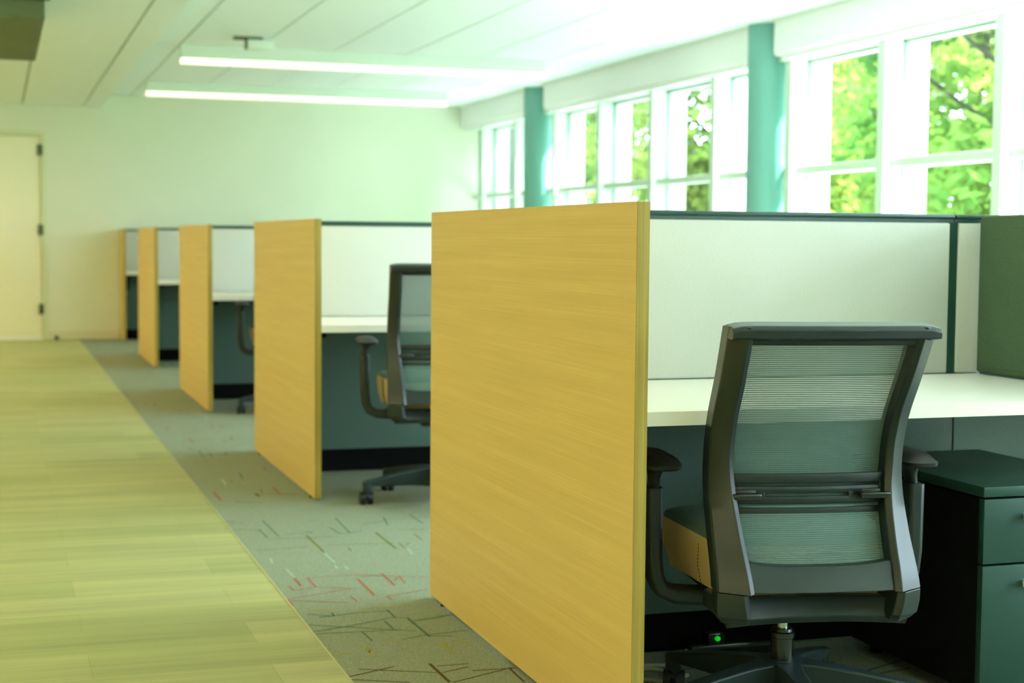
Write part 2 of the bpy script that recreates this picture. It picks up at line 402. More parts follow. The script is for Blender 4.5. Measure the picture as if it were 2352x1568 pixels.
# transition strip and carpet (yarn lines lie in the pile, same mesh)
struct(MB().box(XC-0.003, XC+0.002, YR, YW, 0.0, 0.002), 'trim_1', mat('edge_strip', (0.46, 0.45, 0.24), 0.5))
cp = MB().box(XC, XW1, YR, YW, -0.06, 0.001)
keys = list(LCOL)
LINES = {
'brown':[(0.836,3.869,0.969,3.929,1),(0.877,3.930,1.062,3.842,1),(1.065,3.931,1.068,3.747,2),(1.075,3.838,1.155,3.873,1),(1.076,3.744,1.262,3.835,1),(0.839,3.840,0.971,3.775,1),(1.153,3.835,1.269,3.827,1),(1.252,3.832,1.248,3.694,1),(1.164,3.902,1.078,3.901,1)],
'yellow':[(0.841,4.115,0.880,4.085,1),(0.880,4.085,0.900,4.098,1),(1.011,4.180,1.048,4.179,1),(0.943,4.142,0.943,4.057,1),(0.938,4.086,0.954,4.114,1),(1.138,4.110,1.216,4.111,1),(1.156,4.128,1.153,3.996,1),(0.835,4.673,0.829,4.582,1),(0.838,4.614,0.834,4.535,1),(0.870,4.616,0.958,4.556,1),(1.027,4.582,1.171,4.576,1)],
'teal':[(0.861,4.555,0.931,4.514,1),(0.886,4.509,1.022,4.537,1),(1.022,4.537,1.096,4.532,1),(0.934,4.556,0.932,4.512,1),(1.099,4.545,1.100,4.447,1),(0.837,4.429,0.935,4.376,1),(0.836,4.346,0.936,4.380,1),(0.935,4.376,1.091,4.450,1),(0.935,4.376,1.079,4.296,1),(1.091,4.450,1.139,4.429,1),(1.060,4.415,1.062,4.307,1),(1.133,4.427,1.139,4.203,2),(1.130,4.395,1.272,4.431,1),(1.143,4.384,1.242,4.418,1),(0.839,4.320,1.056,4.303,1),(1.056,4.303,1.120,4.276,1),(1.056,4.193,1.137,4.224,1),(1.137,4.224,1.265,4.242,1),(1.134,4.214,1.201,4.191,1),(0.970,4.303,0.974,4.201,1),(1.274,4.465,1.276,4.245,1),(1.225,4.434,1.267,4.433,1),(1.277,4.642,1.274,4.582,1),(0.982,6.136,0.987,5.794,1),(0.938,5.954,0.942,5.778,1),(0.852,5.978,0.937,5.947,1),(0.837,6.156,0.903,6.098,1),(1.018,5.821,1.126,5.835,1),(1.126,5.835,1.100,5.872,1),(1.268,6.117,1.256,5.784,1),(1.206,5.918,1.216,5.784,1),(1.216,5.784,1.309,5.814,1),(1.571,6.117,1.572,5.913,1),(1.342,5.957,1.451,6.006,1),(1.456,6.086,1.432,5.913,1),(1.154,6.088,1.197,6.096,1),(0.984,8.111,0.981,8.011,1),(1.031,8.133,1.023,8.000,1),(1.078,7.413,1.068,7.236,1),(1.003,7.198,1.007,7.144,1)],
'red':[(0.832,4.758,0.834,4.678,2),(0.833,4.765,1.055,4.858,1),(0.846,4.746,1.004,4.672,1),(0.913,5.059,0.912,4.938,2),(0.876,4.948,0.878,4.877,1),(0.878,4.877,0.956,4.912,1),(0.955,5.053,0.955,4.913,1),(0.955,5.053,1.121,5.056,1),(1.121,5.056,1.338,4.952,1),(1.108,4.998,1.107,4.746,2),(1.203,5.052,1.201,4.863,2),(1.218,4.931,1.239,4.980,1),(1.247,4.992,1.241,4.884,1),(1.142,4.726,1.145,4.668,1),(1.142,4.726,1.190,4.737,1),(1.032,4.750,1.038,4.681,1),(0.954,4.913,1.076,4.852,1),(1.126,5.026,1.196,5.021,1),(1.191,4.742,1.285,4.779,1),(0.888,6.894,0.890,6.654,2),(1.097,6.912,1.085,6.791,1),(1.160,6.946,1.157,6.747,2),(1.223,7.599,1.216,7.481,1),(1.167,8.681,1.170,8.565,1),(1.002,8.802,0.998,8.571,1)],
'cyan':[(0.890,5.403,0.884,5.313,1),(0.912,5.216,0.915,5.072,1),(1.088,5.427,1.090,5.270,1),(1.081,5.227,1.078,5.169,1),(1.391,5.439,1.383,5.344,1),(1.112,5.203,1.111,5.145,1)],
'olive':[(1.089,5.784,1.090,5.458,2),(0.864,5.548,1.055,5.567,1),(1.351,5.773,1.350,5.451,2),(1.086,5.730,1.116,5.715,1),(1.386,5.549,1.382,5.442,1),(1.398,5.505,1.423,5.539,1),(0.960,5.748,1.205,5.733,1),(1.128,5.580,1.368,5.554,1),(1.484,5.710,1.481,5.585,1),(1.190,5.512,1.188,5.457,1)],
}
def seg(x1, y1, x2, y2, w, mi):
    if x1 < XC+0.003: x1 = XC+0.003
    if x2 < XC+0.003: x2 = XC+0.003
    d = Vector((x2-x1, y2-y1)); L = d.length
    if L < 1e-4: return
    d /= L; n = Vector((-d.y, d.x))*w/2
    cp.add([(x1-n.x, y1-n.y, 0.0016), (x2-n.x, y2-n.y, 0.0016), (x2+n.x, y2+n.y, 0.0016), (x1+n.x, y1+n.y, 0.0016)], [(0, 1, 2, 3)], mi)
for c, ls in LINES.items():
    for (x1, y1, x2, y2, t) in ls:
        seg(x1, y1, x2, y2, 0.006 if t == 1 else 0.009, 1+keys.index(c))
rnd = random.Random(11)
for band in range(52):
    y0 = -1.0 + band*0.36
    col = rnd.choice(keys)
    for k in range(34):
        x = rnd.uniform(0.86, 4.9); y = y0 + rnd.uniform(0, 0.34)
        if (3.6 < y < 6.6 and x < 1.42): continue
        if rnd.random() < 0.6:
            a = rnd.uniform(-0.5, 0.5); l = rnd.uniform(0.05, 0.3)
        else:
            a = math.pi/2 + rnd.uniform(-0.1, 0.1); l = rnd.uniform(0.03, 0.16)
        seg(x, y, x+math.cos(a)*l, y+math.sin(a)*l, rnd.choice((0.006, 0.006, 0.011)), 1+keys.index(col))
struct(cp, 'floor_carpet', [CARPET]+[LCOL[k] for k in keys])

# ceiling: tiles parted by narrow grooves
ce = MB()
lowx = [XL, -4.2, -2.93, -2.31, -1.55, -0.94, -0.33, 0.28, 0.895, XS]
crossY = [YR, -1.5, 1.35, 4.2, 7.05, 9.9, 12.75, 15.65, YW]
G = 0.009
def tiles(xs, ys, z, gy):
    for i in range(len(xs)-1):
        for j in range(len(ys)-1):
            ce.box(xs[i]+(G if i else 0), xs[i+1]-(G if i < len(xs)-2 else 0), ys[j]+(gy if j else 0), ys[j+1]-(gy if j < len(ys)-2 else 0), z, z+0.02)
tiles(lowx, [YR, YW], ZL, 0)
highx = [XS, 1.404] + [1.404+0.6115*k for k in range(1, 6)] + [XW1]
tiles(highx, crossY, ZH, 0.006)
ce.box(XL, XW1, YR, YW, ZH+0.02, ZH+0.10, 1)
ce.box(XL, XS, YR, YW, ZL+0.02, ZH+0.02, 1)
ce.box(XS-0.02, XS+0.0004, YR, YW, ZL+0.0006, ZH, 0)
struct(ce, 'ceiling', [CEIL, GROOVE])

# walls
DX0, DX1, DZ = -0.47, 0.462, 2.172
w = MB().box(XL, DX0-0.05, YW, YW+0.15, 0, 2.75).box(DX1+0.05, XW1, YW, YW+0.15, 0, 2.75).box(DX0-0.05, DX1+0.05, YW, YW+0.15, DZ+0.05, 2.75)
struct(w, 'wall_back', WALL)
struct(MB().box(XL-0.15, XL, YR, YW, 0, 2.75), 'wall_left', WALL)
struct(MB().box(XL, XW1, YR-0.15, YR, 0, 2.75), 'wall_front', WALL)
MY = [7.42+1.207*k for k in range(-9, 9) if -3.45 < 7.42+1.207*k < YW-0.2]
WZ0, WZ1 = 0.78, 2.36
struct(MB().box(XW0, XW1, YR, YW, 0, WZ0).box(XW0, XW1, YR, YW, WZ1, 2.75), 'wall_right', TRIMW)
struct(MB().box(0.52, 1.262, YW-0.012, YW, 0, 0.095, bev=0.003).box(1.296, XW0, YW-0.012, YW, 0, 0.095), 'baseboard_back', mat('baseboard_vinyl', (0.70, 0.70, 0.52), 0.5))

# door
d = struct(MB().box(DX0-0.05, DX0, YW-0.015, YW+0.12, 0, DZ+0.05).box(DX1, DX1+0.05, YW-0.015, YW+0.12, 0, DZ+0.05).box(DX0, DX1, YW-0.015, YW+0.12, DZ, DZ+0.05), 'door_1', mat('door_casing', (0.70, 0.74, 0.50), 0.5))
MB().box(DX0+0.004, DX1-0.006, YW+0.008, YW+0.05, 0.045, DZ-0.006).build('door_leaf', DOORP, d)
struct(MB().box(DX0-0.06, DX1+0.06, YW+0.12, YW+0.15, 0, DZ+0.06), 'trim_1', DOORP)
MB().box(DX0+0.004, DX1-0.006, YW-0.004, YW+0.05, 0.0, 0.042).build('gap_light_strip', GAPLIGHT, d)  # pale strip painted as the light gap at the door's foot
for hz in (2.02, 1.175, 0.33):
    h = MB().cyl((DX1-0.004, YW-0.004, hz-0.06), (DX1-0.004, YW-0.004, hz+0.06), 0.013)
    h.box(DX1-0.035, DX1+0.02, YW-0.018, YW+0.01, hz-0.055, hz+0.055).build('hinge', HINGE, d, smooth=40)

# windows
GY = [YR] + MY + [YW]
mi = 2
for y in MY:
    struct(MB().box(XW0, XW1, y-0.0425, y+0.0425, WZ0, WZ1, bev=0.003), 'trim_%d' % mi, TRIMW); mi += 1
wi = 1
for a, b in zip(GY[:-1], GY[1:]):
    y0 = a + (0.0425 if a != YR else 0); y1 = b - (0.0425 if b != YW else 0)
    if y1-y0 < 0.3:
        struct(MB().box(XW0, XW1, y0, y1, WZ0, WZ1), 'trim_%d' % mi, TRIMW); mi += 1
        continue
    f = MB()
    for (ya, yb, za, zb) in ((y0, y0+0.014, WZ0, WZ1), (y1-0.014, y1, WZ0, WZ1), (y0, y1, WZ0, WZ0+0.014), (y0, y1, WZ1-0.02, WZ1)):
        f.box(XG-0.018, XG+0.018, ya, yb, za, zb)
    fo = struct(f, 'window_%d' % wi, GASKET); wi += 1
    MB().box(5.255, XG+0.03, y0, y1, 1.575, 1.632, bev=0.004).build('transom', TRIMW, fo)
    MB().box(XG-0.003, XG+0.003, y0+0.01, y1-0.01, WZ0+0.01, 1.58).box(XG-0.003, XG+0.003, y0+0.01, y1-0.01, 1.625, WZ1-0.01).build('glass', GLASS, fo)
# window sill board
struct(MB().box(5.12, XW0+0.02, YR, YW, WZ0-0.03, WZ0, bev=0.004), 'trim_%d' % mi, TRIMW); mi += 1

# shade valances, columns
for (ya, yb, lab) in ((4.9, 9.86, 'long white roller shade valance over the nearest windows, right of the front column'),
                      (10.24, 14.68, 'white roller shade valance over the middle windows, between the two green columns'),
                      (15.30, YW-0.01, 'short roller shade valance in the far corner against the end wall')):
    t = thing('shade_valance', (0, 0, 0), lab, 'window shade', group='roller shade valances')
    MB().prism([(5.10, 2.405), (5.10, ZH-0.012), (5.2, ZH-0.012), (5.2, 2.385), (5.115, 2.385)], 'y', ya, yb).build('fascia', VALM, t)
    MB().box(5.135, 5.16, ya+0.05, yb-0.05, 2.352, 2.385, bev=0.004).build('hem_bar', VALM, t)
    MB().box(5.094, 5.2, ya, yb, ZH-0.012, ZH).build('mounting_rail', FIXB, t)
for (yc, lab) in ((10.12, 'round teal-green column between the windows, nearest of the two'), (15.1, 'round teal-green column between the windows, farther one')):
    c = MB().lathe([(0.152, 0.0), (0.152, ZH)], (5.2, yc, 0), 48)
    c.build('column', TEALP, smooth=40, label=lab, cat='column', group='teal columns')

# dark bulkhead hanging from the low ceiling
b = thing('ceiling_bulkhead', (-0.7, 9.4, ZL), 'dark olive box bulkhead hanging from the ceiling at the upper left', 'bulkhead')
MB().box(-0.9, 0.949, -1.02, 1.0, -0.29, 0.0, bev=0.008).build('box_body', BULK, b)
MB().box(-0.9, 0.975, -1.045, -1.02, -0.20, 0.0, bev=0.006).build('front_fascia', mat('bulkhead_fascia', (0.035, 0.10, 0.055), 0.5), b)

# linear ceiling lamps
def lamp(yc, x0, x1, lab, e=26):
    t = thing('linear_ceiling_lamp', (x0, yc, ZH), lab, 'ceiling lamp', group='linear ceiling lamps')
    L = x1-x0
    MB().box(0, L, -0.06, 0.06, -0.105, 0.0, bev=0.003).build('lamp_body', FIXB, t)
    MB().box(0.004, L-0.004, -0.056, 0.056, -0.140, -0.105, bev=0.006).build('lens', LENS, t)
lamp(12.86, 1.41, 4.46, 'long white linear lamp on the ceiling, nearer of the two')
lamp(15.9, 1.41, 4.46, 'long white linear lamp on the ceiling, closest to the end wall')

for y_ in DESKFILL:
    lamp(y_, 1.41, 4.46, {0.3: 'unseen linear fill lamp added above the bay beside the camera', 3.5: 'unseen linear fill lamp added straight above the nearest cubicle', 6.7: 'unseen linear fill lamp added straight above the second cubicle'}[y_])

# unseen warm panels added as fill from the aisle side of the room
for x_, y_ in CORRFILL:
    t = thing('fill_light_panel', (x_, y_, ZL), 'warm rectangular fill light panel added over the open floor, unseen on the left', 'ceiling light', group='added warm fill light panels')
    MB().box(-0.31, 0.31, -0.61, 0.61, -0.018, 0.0).build('panel_frame', FIXB, t)
    MB().box(-0.28, 0.28, -0.58, 0.58, -0.022, -0.017).build('diffuser', LENS, t)

# small ceiling devices
t = thing('ceiling_sensor', (1.93, 12.15, ZH), 'small white sensor box bracketed to the ceiling before the nearer lamp', 'ceiling device')  # occupancy sensor box
MB().box(-0.10, 0.10, -0.06, 0.06, -0.095, -0.022, bev=0.01).build('housing', FIXB, t, smooth=30)
MB().box(-0.20, 0.02, -0.03, 0.03, -0.022, 0.0, bev=0.003).build('mount_plate', HINGE, t)
MB().box(-0.112, -0.09, -0.045, 0.045, -0.09, -0.01, bev=0.003).build('bracket', HINGE, t)
t = thing('smoke_detector', (2.64, 13.6, ZH), 'small round white smoke detector on the ceiling between the two lamps', 'smoke detector')
MB().lathe([(0.0, -0.045), (0.035, -0.045), (0.05, -0.03), (0.055, 0.0)], (0, 0, 0), 24).build('housing', FIXB, t, smooth=40)

# door stop
t = thing('door_stop', (0.605, YW-0.03, 0), 'small dark floor door stop beside the door', 'door stop')
MB().lathe([(0.022, 0.0), (0.022, 0.015), (0.016, 0.045), (0.0, 0.05)], (0, 0, 0), 20).build('bumper', HINGE, t, smooth=40)

# ---------------------------------------------------------------- workstations
PX0, PX1 = 1.265, 1.294
PLEN = 1.632
STY = [3.04, 6.532, 10.042, 13.56, 17.03]
where = ['nearest and largest, left of the closest chair', 'second from the camera', 'third from the camera', 'fourth from the camera', 'last and shortest, against the end wall']
nearw = ['in the nearest cubicle', 'in the second cubicle', 'in the third cubicle', 'in the fourth cubicle', 'in the last cubicle by the end wall']
def end_panel(y0, ln, i):
    t = thing('wood_end_panel', (PX0, y0, 0), 'light oak cubicle end panel with straight grain, ' + where[i], 'cubicle panel', group='oak end panels along the aisle')
    w_ = PX1-PX0
    MB().box(0, w_, 0.002, ln-0.002, 0.012, 1.191).build('panel_board', OAK, t)
    for ya in (0.0, ln-0.0022):
        MB().box(0.0006, w_-0.0006, ya, ya+0.0022, 0.0125, 1.1905).build('edge_band', OAKE, t)
    for yy in (0.12, ln-0.12):
        MB().cyl((w_/2, yy, 0.001), (w_/2, yy, 0.013), 0.012).build('glide', BLACK, t)
def partition(y0, off, i, x1=4.0):
    """spine partition seen from its near side"""
    t = thing('fabric_partition', (PX1, y0+off, 0), 'pale mint fabric partition with dark top rail, ' + nearw[i], 'partition', group='fabric partitions between desks')
    th = 0.07; L = x1-PX1; xs = 2.578-PX1
    for a, b_ in ((0.003, xs-0.014), (xs+0.014, L)):
        MB().box(a, b_, 0.0, th, 0.7415, 1.168, bev=0.006).build('fabric_panel', FABRIC, t, smooth=40)
        MB().box(a, b_, 0.002, th-0.002, 0.107, 0.744, bev=0.002).build('lower_panel', FABSHADE, t)
    MB().box(xs-0.014, xs+0.014, 0.006, th-0.006, 0.02, 1.170).build('post', CAPM, t)
    for a, b_ in ((0.0, xs-0.0015), (xs+0.0015, L)):
        c = MB().box(a, b_, -0.004, th+0.004, 1.178, 1.191, bev=0.004).box(a, b_, 0.004, th-0.004, 1.168, 1.178)
        c.build('top_rail', CAPM, t, smooth=40)
    MB().box(0.003, L, 0.012, th-0.012, 0.001, 0.106).build('kick_shadow_plate', BLACK, t)  # kick strip; its black also carries the shadow down at the floor
def desk(y0, front, back, i, x1=4.0):
    t = thing('worktop', (PX1, y0+front, 0.74), 'white laminate desk worktop ' + nearw[i], 'desk', group='white worktops')
    L = x1-PX1; D = back-front
    MB().box(0.004, L, 0.001, D-0.001, -0.032, 0.0, bev=0.0015).build('top_board', DESKM, t)
    MB().box(0.002, L, -0.001, 0.0015, -0.0315, -0.0006).build('edge_band', DESKE, t)
    MB().box(0.002, 0.0045, 0.0015, D-0.002, -0.0315, -0.0006).build('edge_band', DESKE, t)
    s = MB().box(0.03, 0.06, 0.10, D-0.08, -0.06, -0.032).box(0.03, 0.06, D-0.08, D-0.0015, -0.20, -0.032)
    s.build('support_bracket', CABSHADE, t)
for i, y0 in enumerate(STY[:4]):
    end_panel(y0, PLEN, i)
    partition(y0, 0.825, i)
    desk(y0, 0.098, 0.8245, i)
# unseen bay added beside the camera to shade the near cubicle
t_ = len(where)
where.append('beside the camera, unseen, added for shade'); nearw.append('in the unseen bay added beside the camera for shade')
end_panel(3.04-3.51, PLEN, t_); partition(3.04-3.51, 0.825, t_); desk(3.04-3.51, 0.098, 0.8245, t_)
# last one stands against the end wall
end_panel(STY[4], YW-STY[4]-0.014, 4)
partition(STY[4], YW-STY[4]-0.014-0.08, 4)
desk(STY[4], 0.03, YW-STY[4]-0.014-0.082, 4)

# charcoal screen dividing the near desk from its neighbour
sx = 2.650
t = thing('privacy_screen', (sx, 3.10, 0.742), 'charcoal fabric privacy screen standing on the desk at the right edge', 'desk screen')
def rrect(y0, y1, z0, z1, r, n=6):
    pts = []
    for (cy, cz, a0) in ((y1-r, z1-r, 0), (y0+r, z1-r, 90)):
        pts += [(cy+r*math.cos(math.radians(a0+90*k/n)), cz+r*math.sin(math.radians(a0+90*k/n))) for k in range(n+1)]
    return pts + [(y0, z0), (y1, z0)]
MB().prism(rrect(0.0, 0.752, 0.004, 0.447, 0.022), 'x', -0.0, 0.034).build('screen_panel', SCREENF, t, bevel=0.006, smooth=35)
MB().prism(rrect(0.03, 0.722, 0.02, 0.417, 0.015), 'x', -0.0022, 0.001).build('inner_pad', SCREENF, t, bevel=0.002, smooth=35)
MB().box(0.004, 0.030, 0.02, 0.74, 0.0, 0.006).build('foot_rail', CAPM, t)

# file pedestal under the near desk
PXa, PYa, PZ = 2.213, 3.17, 0.535
t = thing('file_pedestal', (PXa, PYa, 0), 'dark green-grey steel file pedestal with drawers under the desk', 'file cabinet')
MB().box(0.004, 0.396, 0.022, 0.60, 0.03, PZ-0.03, bev=0.003).build('cabinet_body', CABSHADE, t)
MB().box(0, 0.40, 0, 0.605, PZ-0.0255, PZ, bev=0.003).build('cabinet_top', CABM, t, smooth=40)
for (za, zb, nm) in ((0.350, PZ-0.030, 'upper'), (0.050, 0.345, 'lower')):
    dr = MB().box(0.002, 0.398, 0.0, 0.021, za, zb, bev=0.002).build('drawer', CABM, t, smooth=40)
    zc = zb-0.042
    hb = MB().box(0.095, 0.305, -0.030, -0.020, zc-0.007, zc+0.007, bev=0.003).box(0.11, 0.12, -0.022, 0.001, zc-0.005, zc+0.005).box(0.28, 0.29, -0.022, 0.001, zc-0.005, zc+0.005)
    hb.build('handle', SILV, dr, smooth=40)
for xx in (0.05, 0.35):
    for yy in (0.06, 0.54):
        MB().cyl((xx, yy, 0.0), (xx, yy, 0.032), 0.018).build('glide', BLACK, t)

# power strip with green light and cables under the near desk
t = thing('power_strip', (1.74, 3.80, 0.002), 'black power strip with a lit green indicator on the floor under the near desk', 'power strip')
MB().box(0, 0.30, -0.03, 0.03, 0.0, 0.035, bev=0.006).build('strip_body', GLOSSB, t, smooth=40)
MB().lathe([(0.0, -0.007), (0.006, -0.004), (0.008, 0.0), (0.006, 0.005), (0.0, 0.008)], (0.074, -0.034, 0.052), 14).build('indicator_light', LEDM, t, smooth=60)
MB().box(0.05, 0.10, -0.028, 0.028, 0.033, 0.066, bev=0.005).build('plug_adapter', GLOSSB, t, smooth=40)
cb = MB().tube([(1.74, 3.80, 0.02), (1.66, 3.72, 0.007), (1.56, 3.74, 0.007), (1.50, 3.66, 0.007), (1.57, 3.58, 0.007), (1.66, 3.62, 0.007), (1.60, 3.70, 0.007), (1.45, 3.72, 0.007), (1.33, 3.78, 0.007)], 0.0055)
cb.build('power_cable', PALEC, smooth=50, label='pale cable coiled on the floor under the near desk', cat='cable')

# ---------------------------------------------------------------- task chair
def interp(tab, z):
    tab = sorted(tab)
    if z <= tab[0][0]: return tab[0][1]
    for k in range(len(tab)-1):
        if z <= tab[k+1][0]:
            z0, y0 = tab[k]; z1, y1 = tab[k+1]
            m0 = (tab[k+1][1]-tab[max(k-1, 0)][1])/(tab[k+1][0]-tab[max(k-1, 0)][0])
            m1 = (tab[min(k+2, len(tab)-1)][1]-tab[k][1])/(tab[min(k+2, len(tab)-1)][0]-tab[k][0])
            h = z1-z0; t_ = (z-z0)/h
            return (2*t_**3-3*t_**2+1)*y0 + (t_**3-2*t_**2+t_)*h*m0 + (-2*t_**3+3*t_**2)*y1 + (t_**3-t_**2)*h*m1
    return tab[-1][1]
PROF = [(0.36, -0.285), (0.404, -0.268), (0.482, -0.222), (0.575, -0.182), (0.652, -0.180), (0.731, -0.208), (0.832, -0.275), (0.938, -0.339)]
def py(z): return interp(PROF, z)

def make_chair(label, loc, rz):
    ch = thing('office_chair', loc, label, 'office chair', rz, group='mesh back office chairs')
    # --- back frame
    bx = -0.012
    fr = MB()
    HW = 0.226
    for s in (-1, 1):
        rings = []
        zs = [0.372+(0.936-0.372)*k/30 for k in range(31)]
        for z in zs:
            y = py(z); u = (z-0.372)/(0.936-0.372)
            wid = 0.036 + 0.024*max(0, 1-u*2.2)     # facet grows towards the foot
            ridge = 0.032 + 0.012*max(0, 1-u*2)
            o = HW - 0.006*math.sin(u*math.pi)
            P = [(o-0.003, y+0.060), (o, y+0.004), (o-0.004, y-0.004), (o-wid, y-ridge), (o-wid-0.013, y-ridge+0.010), (o-wid-0.016, y+0.030), (o-0.012, y+0.062)]
            rings.append([(bx+s*px, yy, z) for px, yy in P])
        fr.loft(rings)
    # top rail, gently bowed
    rings = []
    for k in range(25):
        x = (-HW+2*HW*k/24)*0.992; q = x/HW
        y = py(0.925)-0.014*(1-q*q); e = 0.007*(abs(q)**14); lift = 0.014 if abs(q) > 0.88 else 0.0
        P = [(y-0.030, 0.912), (y-0.032, 0.931-e), (y-0.024, 0.939-e), (y+0.028, 0.945-e), (y+0.033, 0.938-e), (y+0.028, 0.898+lift), (y+0.002, 0.896+lift), (y-0.006, 0.908)]
        rings.append([(bx+x, yy, z) for yy, z in P])
    fr.loft(rings)
    # bottom cross piece
    rings = []
    for k in range(25):
        x = -0.19+0.38*k/24; q = x/0.19
        y = py(0.40)-0.014*(1-q*q)-0.006; zt = 0.425+0.018*q*q*q*q
        P = [(y-0.030, 0.374), (y-0.002, zt-0.008), (y+0.006, zt), (y+0.030, zt), (y+0.032, 0.374)]
        rings.append([(bx+x, yy, z) for yy, z in P])
    fr.loft(rings)
    fr.build('back_frame', BLACKP, ch, smooth=24, bevel=0.0022)
    # --- mesh
    rows = []
    for i in range(41):
        z = 0.40+0.515*i/40
        row = []
        for k in range(21):
            q = -1+2*k/20
            row.append((bx+0.193*q, py(z)-0.006+0.022*q*q, z))
        rows.append(row)
    MB().grid(rows).build('back_mesh', MESHM, ch, smooth=60)
    # --- lumbar support
    def strip(mb, xa, xb, za, zb, thick=0.008, off=-0.018, n=20, rise=0.0):
        rings = []
        for k in range(n+1):
            x = xa+(xb-xa)*k/n; q = x/0.19
            y = py(0.57)-0.004+0.020*q*q+off
            rings.append([(bx+x, y, za), (bx+x, y-0.002, (za+zb)/2), (bx+x, y, zb), (bx+x, y+thick, zb), (bx+x, y+thick, za)])
        mb.loft(rings)
    lm = MB()
    for (za, zb) in ((0.589, 0.610), (0.568, 0.583), (0.544, 0.561), (0.515, 0.536)):
        strip(lm, -0.188, 0.182, za, zb)
    for (xa, xb, za, zb) in ((-0.19, -0.168, 0.519, 0.609), (0.162, 0.186, 0.519, 0.609), (-0.118, -0.100, 0.548, 0.580), (0.088, 0.100, 0.548, 0.580)):
        strip(lm, xa, xb, za, zb, n=3, off=-0.0175, thick=0.007)
    lo = lm.build('lumbar_support', BLACKP, ch, smooth=30, bevel=0.0012)
    for s in (-1, 1):
        q = 0.145/0.19
        yb = py(0.57)-0.004+0.020*q*q-0.020
        hn = MB().box(bx+s*0.145-0.034, bx+s*0.145+0.034, yb-0.024, yb+0.006, 0.556, 0.570, bev=0.004)
        hn.box(bx+s*0.145-0.026, bx+s*0.145+0.026, yb-0.004, yb+0.006, 0.552, 0.575, bev=0.003)
        hn.build('lumbar_lever', GLOSSB, lo, smooth=40)
    # --- yoke under the back
    yk = MB()
    for s in (-1, 1):
        rings = []
        for (z, dx, dy, wd) in ((0.371, 0.0, 0.0, 0.060), (0.345, 0.0, 0.002, 0.064), (0.318, -0.004, 0.006, 0.066), (0.302, -0.016, 0.020, 0.050)):
            y = -0.284+dy; o = HW-0.001+dx
            P = [(o-0.003, y+0.055), (o, y+0.004), (o-wid_(wd), y-0.032), (o-wid_(wd)-0.014, y-0.02), (o-wid_(wd)-0.014, y+0.06)]
            rings.append([(bx+s*a, b_, z) for a, b_ in P])
        yk.loft(rings)
        yk.box(bx+s*0.19-0.03, bx+s*0.19+0.03, -0.25, -0.14, 0.312, 0.352, bev=0.008)
    rings = []
    for k in range(17):
        x = -0.20+0.40*k/16; q = x/0.20
        y = -0.262+0.035*(1-q*q)
        P = [(y-0.014, 0.306), (y+0.006, 0.348), (y+0.05, 0.344), (y+0.05, 0.308), (y-0.002, 0.290)]
        rings.append([(bx+x, a, b_) for a, b_ in P])
    yk.loft(rings)
    yk.box(-0.055, 0.055, -0.20, -0.02, 0.292, 0.320, bev=0.008)
    yk.build('back_yoke', BLACKP, ch, smooth=26, bevel=0.0022)
    # --- seat
    rings = []
    def sring(hx, yb, yf, z, r=0.07, n=6):
        pts = []
        for (cx, cy, a0) in ((hx-r, yf-r, 0), (-hx+r, yf-r, 90), (-hx+r, yb+r*0.6, 180), (hx-r, yb+r*0.6, 270)):
            rr = r if cy > 0 else r*0.6
            pts += [(cx+(rr)*math.cos(math.radians(a0+90*k/n)), cy+(rr)*math.sin(math.radians(a0+90*k/n)), z) for k in range(n+1)]
        return pts
    cu = MB().loft([sring(0.205, -0.175, 0.20, 0.336), sring(0.225, -0.195, 0.225, 0.340), sring(0.237, -0.207, 0.243, 0.380), sring(0.243, -0.212, 0.252, 0.44), sring(0.238, -0.208, 0.250, 0.456)])
    cu = cu.build('seat_cushion', TAN, ch, smooth=50)
    MB().loft([sring(0.239, -0.209, 0.251, 0.454), sring(0.236, -0.206, 0.248, 0.464), sring(0.215, -0.19, 0.225, 0.473), sring(0.12, -0.10, 0.12, 0.476)]).build('seat_top', SEATT, ch, smooth=50)
    # stitched seam down the rear corner, short threads
    st = MB()
    for sgn in (-1, 1):
        for k in range(13):
            z = 0.350+k*0.0080
            hx = 0.228+0.014*min(1, (z-0.340)/0.06)
            st.cyl((sgn*(hx+0.0005), -0.135-0.01*k/13, z), (sgn*(hx+0.001), -0.136-0.01*k/13, z+0.0050), 0.0008, n=5)
    st.build('stitching', STITCH, cu, kind='stuff')
    MB().box(-0.19, 0.19, -0.15, 0.20, 0.312, 0.338, bev=0.01).build('seat_pan', BLACKP, ch, smooth=35)
    me = MB().box(-0.085, 0.085, -0.13, 0.12, 0.262, 0.316, bev=0.012).box(-0.12, 0.12, -0.02, 0.03, 0.285, 0.314, bev=0.005)
    me.box(0.08, 0.135, -0.10, -0.04, 0.255, 0.305, bev=0.012)
    me.cyl((0.130, -0.07, 0.28), (0.19, -0.07, 0.278), 0.008)
    me.build('tilt_mechanism', BLACKP, ch, smooth=35)
    # --- arms
    for s in (-1, 1):
        path = [(0.10, 0.303), (0.20, 0.301), (0.260, 0.306), (0.290, 0.321), (0.304, 0.350), (0.309, 0.40), (0.310, 0.555)]
        rings = []
        for k, (x, z) in enumerate(path):
            a = path[max(k-1, 0)]; b_ = path[min(k+1, len(path)-1)]
            tx, tz = b_[0]-a[0], b_[1]-a[1]; L_ = math.hypot(tx, tz); nx, nz = -tz/L_, tx/L_
            h = 0.018 if k < 6 else 0.019
            P = [(-h, -0.030), (-h, 0.030), (-h*0.6, 0.036), (h*0.6, 0.036), (h, 0.030), (h, -0.030), (h*0.6, -0.036), (-h*0.6, -0.036)]
            rings.append([(s*(x+nx*p), 0.01+q_, z+nz*p) for p, q_ in P])
        ar = MB().loft(rings)
        ar.build('arm_bracket', BLACKP, ch, smooth=35, bevel=0.003)
        sm = MB()
        rings = []
